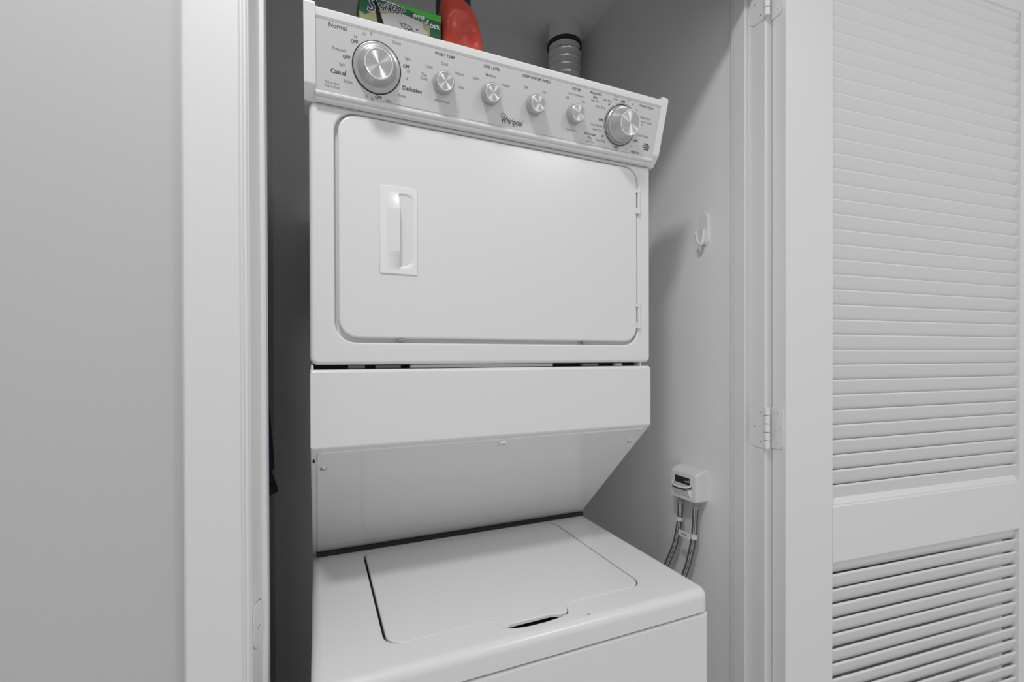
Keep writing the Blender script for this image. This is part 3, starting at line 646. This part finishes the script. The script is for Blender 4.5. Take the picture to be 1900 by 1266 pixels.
bm = NB(); tube(bm, spline([(0.860, 0.9470, -0.3235), (0.853, 0.9380, -0.3290), (0.850, 0.9140, -0.3300), (0.853, 0.8900, -0.3270), (0.859, 0.8810, -0.3215)], 6), 0.0028, 10); lv = link('valve_lever', bm, PLAS, VB)
bm = NB(); tube(bm, [(0.8600, 0.8990, -0.3175), (0.8600, 0.8900, -0.3120)], [0.0018, 0.0026], 10); box(bm, 0.8575, 0.8605, 0.888, 0.902, -0.3160, -0.3130, 0.0006); link('valve_stem', bm, STEEL, VB)
bm = NB(); tube(bm, spline([(0.8595, 0.9455, -0.3290), (0.8530, 0.9360, -0.3340), (0.8505, 0.9140, -0.3345), (0.854, 0.8900, -0.3310), (0.8595, 0.8800, -0.3255)], 6), 0.0016, 8); link('lever_shadow_gap', bm, DARK, VB).name = 'lever_shadow_strip'  # dark strip painting the shadow below the lever
def hose(pts, label, bands, tagflag):
    h = empty('water_hose', pts[-1]); tag(h, label, 'hose', 'water supply hoses')
    P = spline(pts, 8); bm = NB(); tube(bm, P, 0.0072, 18); link('braided_tube', bm, HOSEG, h, smooth=60, wn=False)
    bm = NB()
    for off in ((-0.0062, -0.0030), (-0.0040, -0.0060)):
        tube(bm, [p+Vector((off[0], off[1], 0)) for p in P], 0.0009, 6)
    link('stripe', bm, HOSEL, h, smooth=60, wn=False)
    bm = NB(); p0 = P[0]
    tube(bm, [(p0.x, p0.y, p0.z+0.006), (p0.x, p0.y, p0.z-0.010)], 0.0092, 6); tube(bm, [(p0.x, p0.y, p0.z-0.0101), (p0.x, p0.y, p0.z-0.016)], [0.0100, 0.0092], 16); link('coupling_nut', bm, GREY, h, smooth=30)
    k = bands; bm = NB(); tube(bm, [P[k], P[k+1], P[k+2]], 0.0088, 16); link('label_band', bm, TAG, h)
    if tagflag:
        c = P[k+1]; bm = NB(); box(bm, c.x-0.016, c.x-0.014, c.y, c.y+0.036, c.z-0.0075, c.z+0.0075, 0.0004); fl = link('paper_flag', bm, TAG, h); fl['label'] = 'small white printed flag tag'
        bm = NB(); M = Matrix(((0, 0, -1, 0), (-1, 0, 0, 0), (0, 1, 0, 0), (0, 0, 0, 1))); M.translation = Vector((c.x-0.01615, c.y+0.018, c.z)); text_bm(bm, 'WATER', Matrix.Identity(4), 0.0055, 1.0, 0.0002); bm.transform(M); link('tag_lettering', bm, INK, fl, smooth=0)
hose([(0.876, 0.9345, -0.3640), (0.876, 0.9365, -0.4080), (0.876, 0.9425, -0.4480), (0.876, 0.9560, -0.4980), (0.876, 0.9810, -0.5520), (0.872, 1.02, -0.640), (0.865, 1.08, -0.75)], 'braided water hose under the valve cover, the one without a flag tag', 10, False)
hose([(0.876, 0.8825, -0.3640), (0.876, 0.8850, -0.4080), (0.876, 0.8890, -0.4520), (0.876, 0.9010, -0.5040), (0.876, 0.9200, -0.5600), (0.872, 0.96, -0.650), (0.865, 1.02, -0.76)], 'braided water hose with a small white flag tag wrapped round it', 15, True)

# ------------------------------------------------------------------ navy cloth hanging at the left closet wall
BG = empty('hanging_cloth', (-0.11, 1.05, -0.28)); tag(BG, 'navy blue cloth with black hem hanging in the dark gap left of the dryer', 'cloth')
def sheet(P, y, dy, ribs, nm, m):
    """P rows of (x_left, x_right, z) from top to bottom; a folded hanging cloth with thickness"""
    bm = NB(); L = []
    for (xa, xb, z) in P:
        row = []
        for k in range(25): t = k/24; row.append((xa+(xb-xa)*t, y+dy*math.sin(t*ribs*math.pi)-0.006, z-0.0*t))
        for k in range(24, -1, -1): t = k/24; row.append((xa+(xb-xa)*t, y+dy*math.sin(t*ribs*math.pi)+0.006, z))
        L.append(row)
    loft(bm, L, True, True); return link(nm, bm, m, BG, smooth=60, wn=False)
sheet([(-0.1115, -0.104, 0.12), (-0.1115, -0.0945, -0.02), (-0.1115, -0.087, -0.098), (-0.1115, -0.0815, -0.165), (-0.1115, -0.0779, -0.215), (-0.1115, -0.0782, -0.226)], 1.050, 0.004, 3, 'upper_fold', CLOTH)
sheet([(-0.1115, -0.0850, -0.2265), (-0.1115, -0.0825, -0.2380), (-0.1115, -0.0765, -0.2570)], 1.062, 0.003, 3, 'lower_fold', CLOTH)
bm = NB(); P = [(-0.1115, -0.2680), (-0.0765, -0.2565), (-0.0722, -0.2735), (-0.0870, -0.2800), (-0.1115, -0.2920)]
loft(bm, [[(x, 1.054, z) for x, z in P], [(x, 1.070, z) for x, z in P]], True, True); hm = link('hem', bm, BLACKC, BG); hm['label'] = 'black hem band'
bm = NB(); tube(bm, [(-0.112, 1.05, 0.135), (-0.106, 1.05, 0.130), (-0.102, 1.05, 0.140)], 0.003, 8); link('hanging_peg', bm, STEEL, BG)
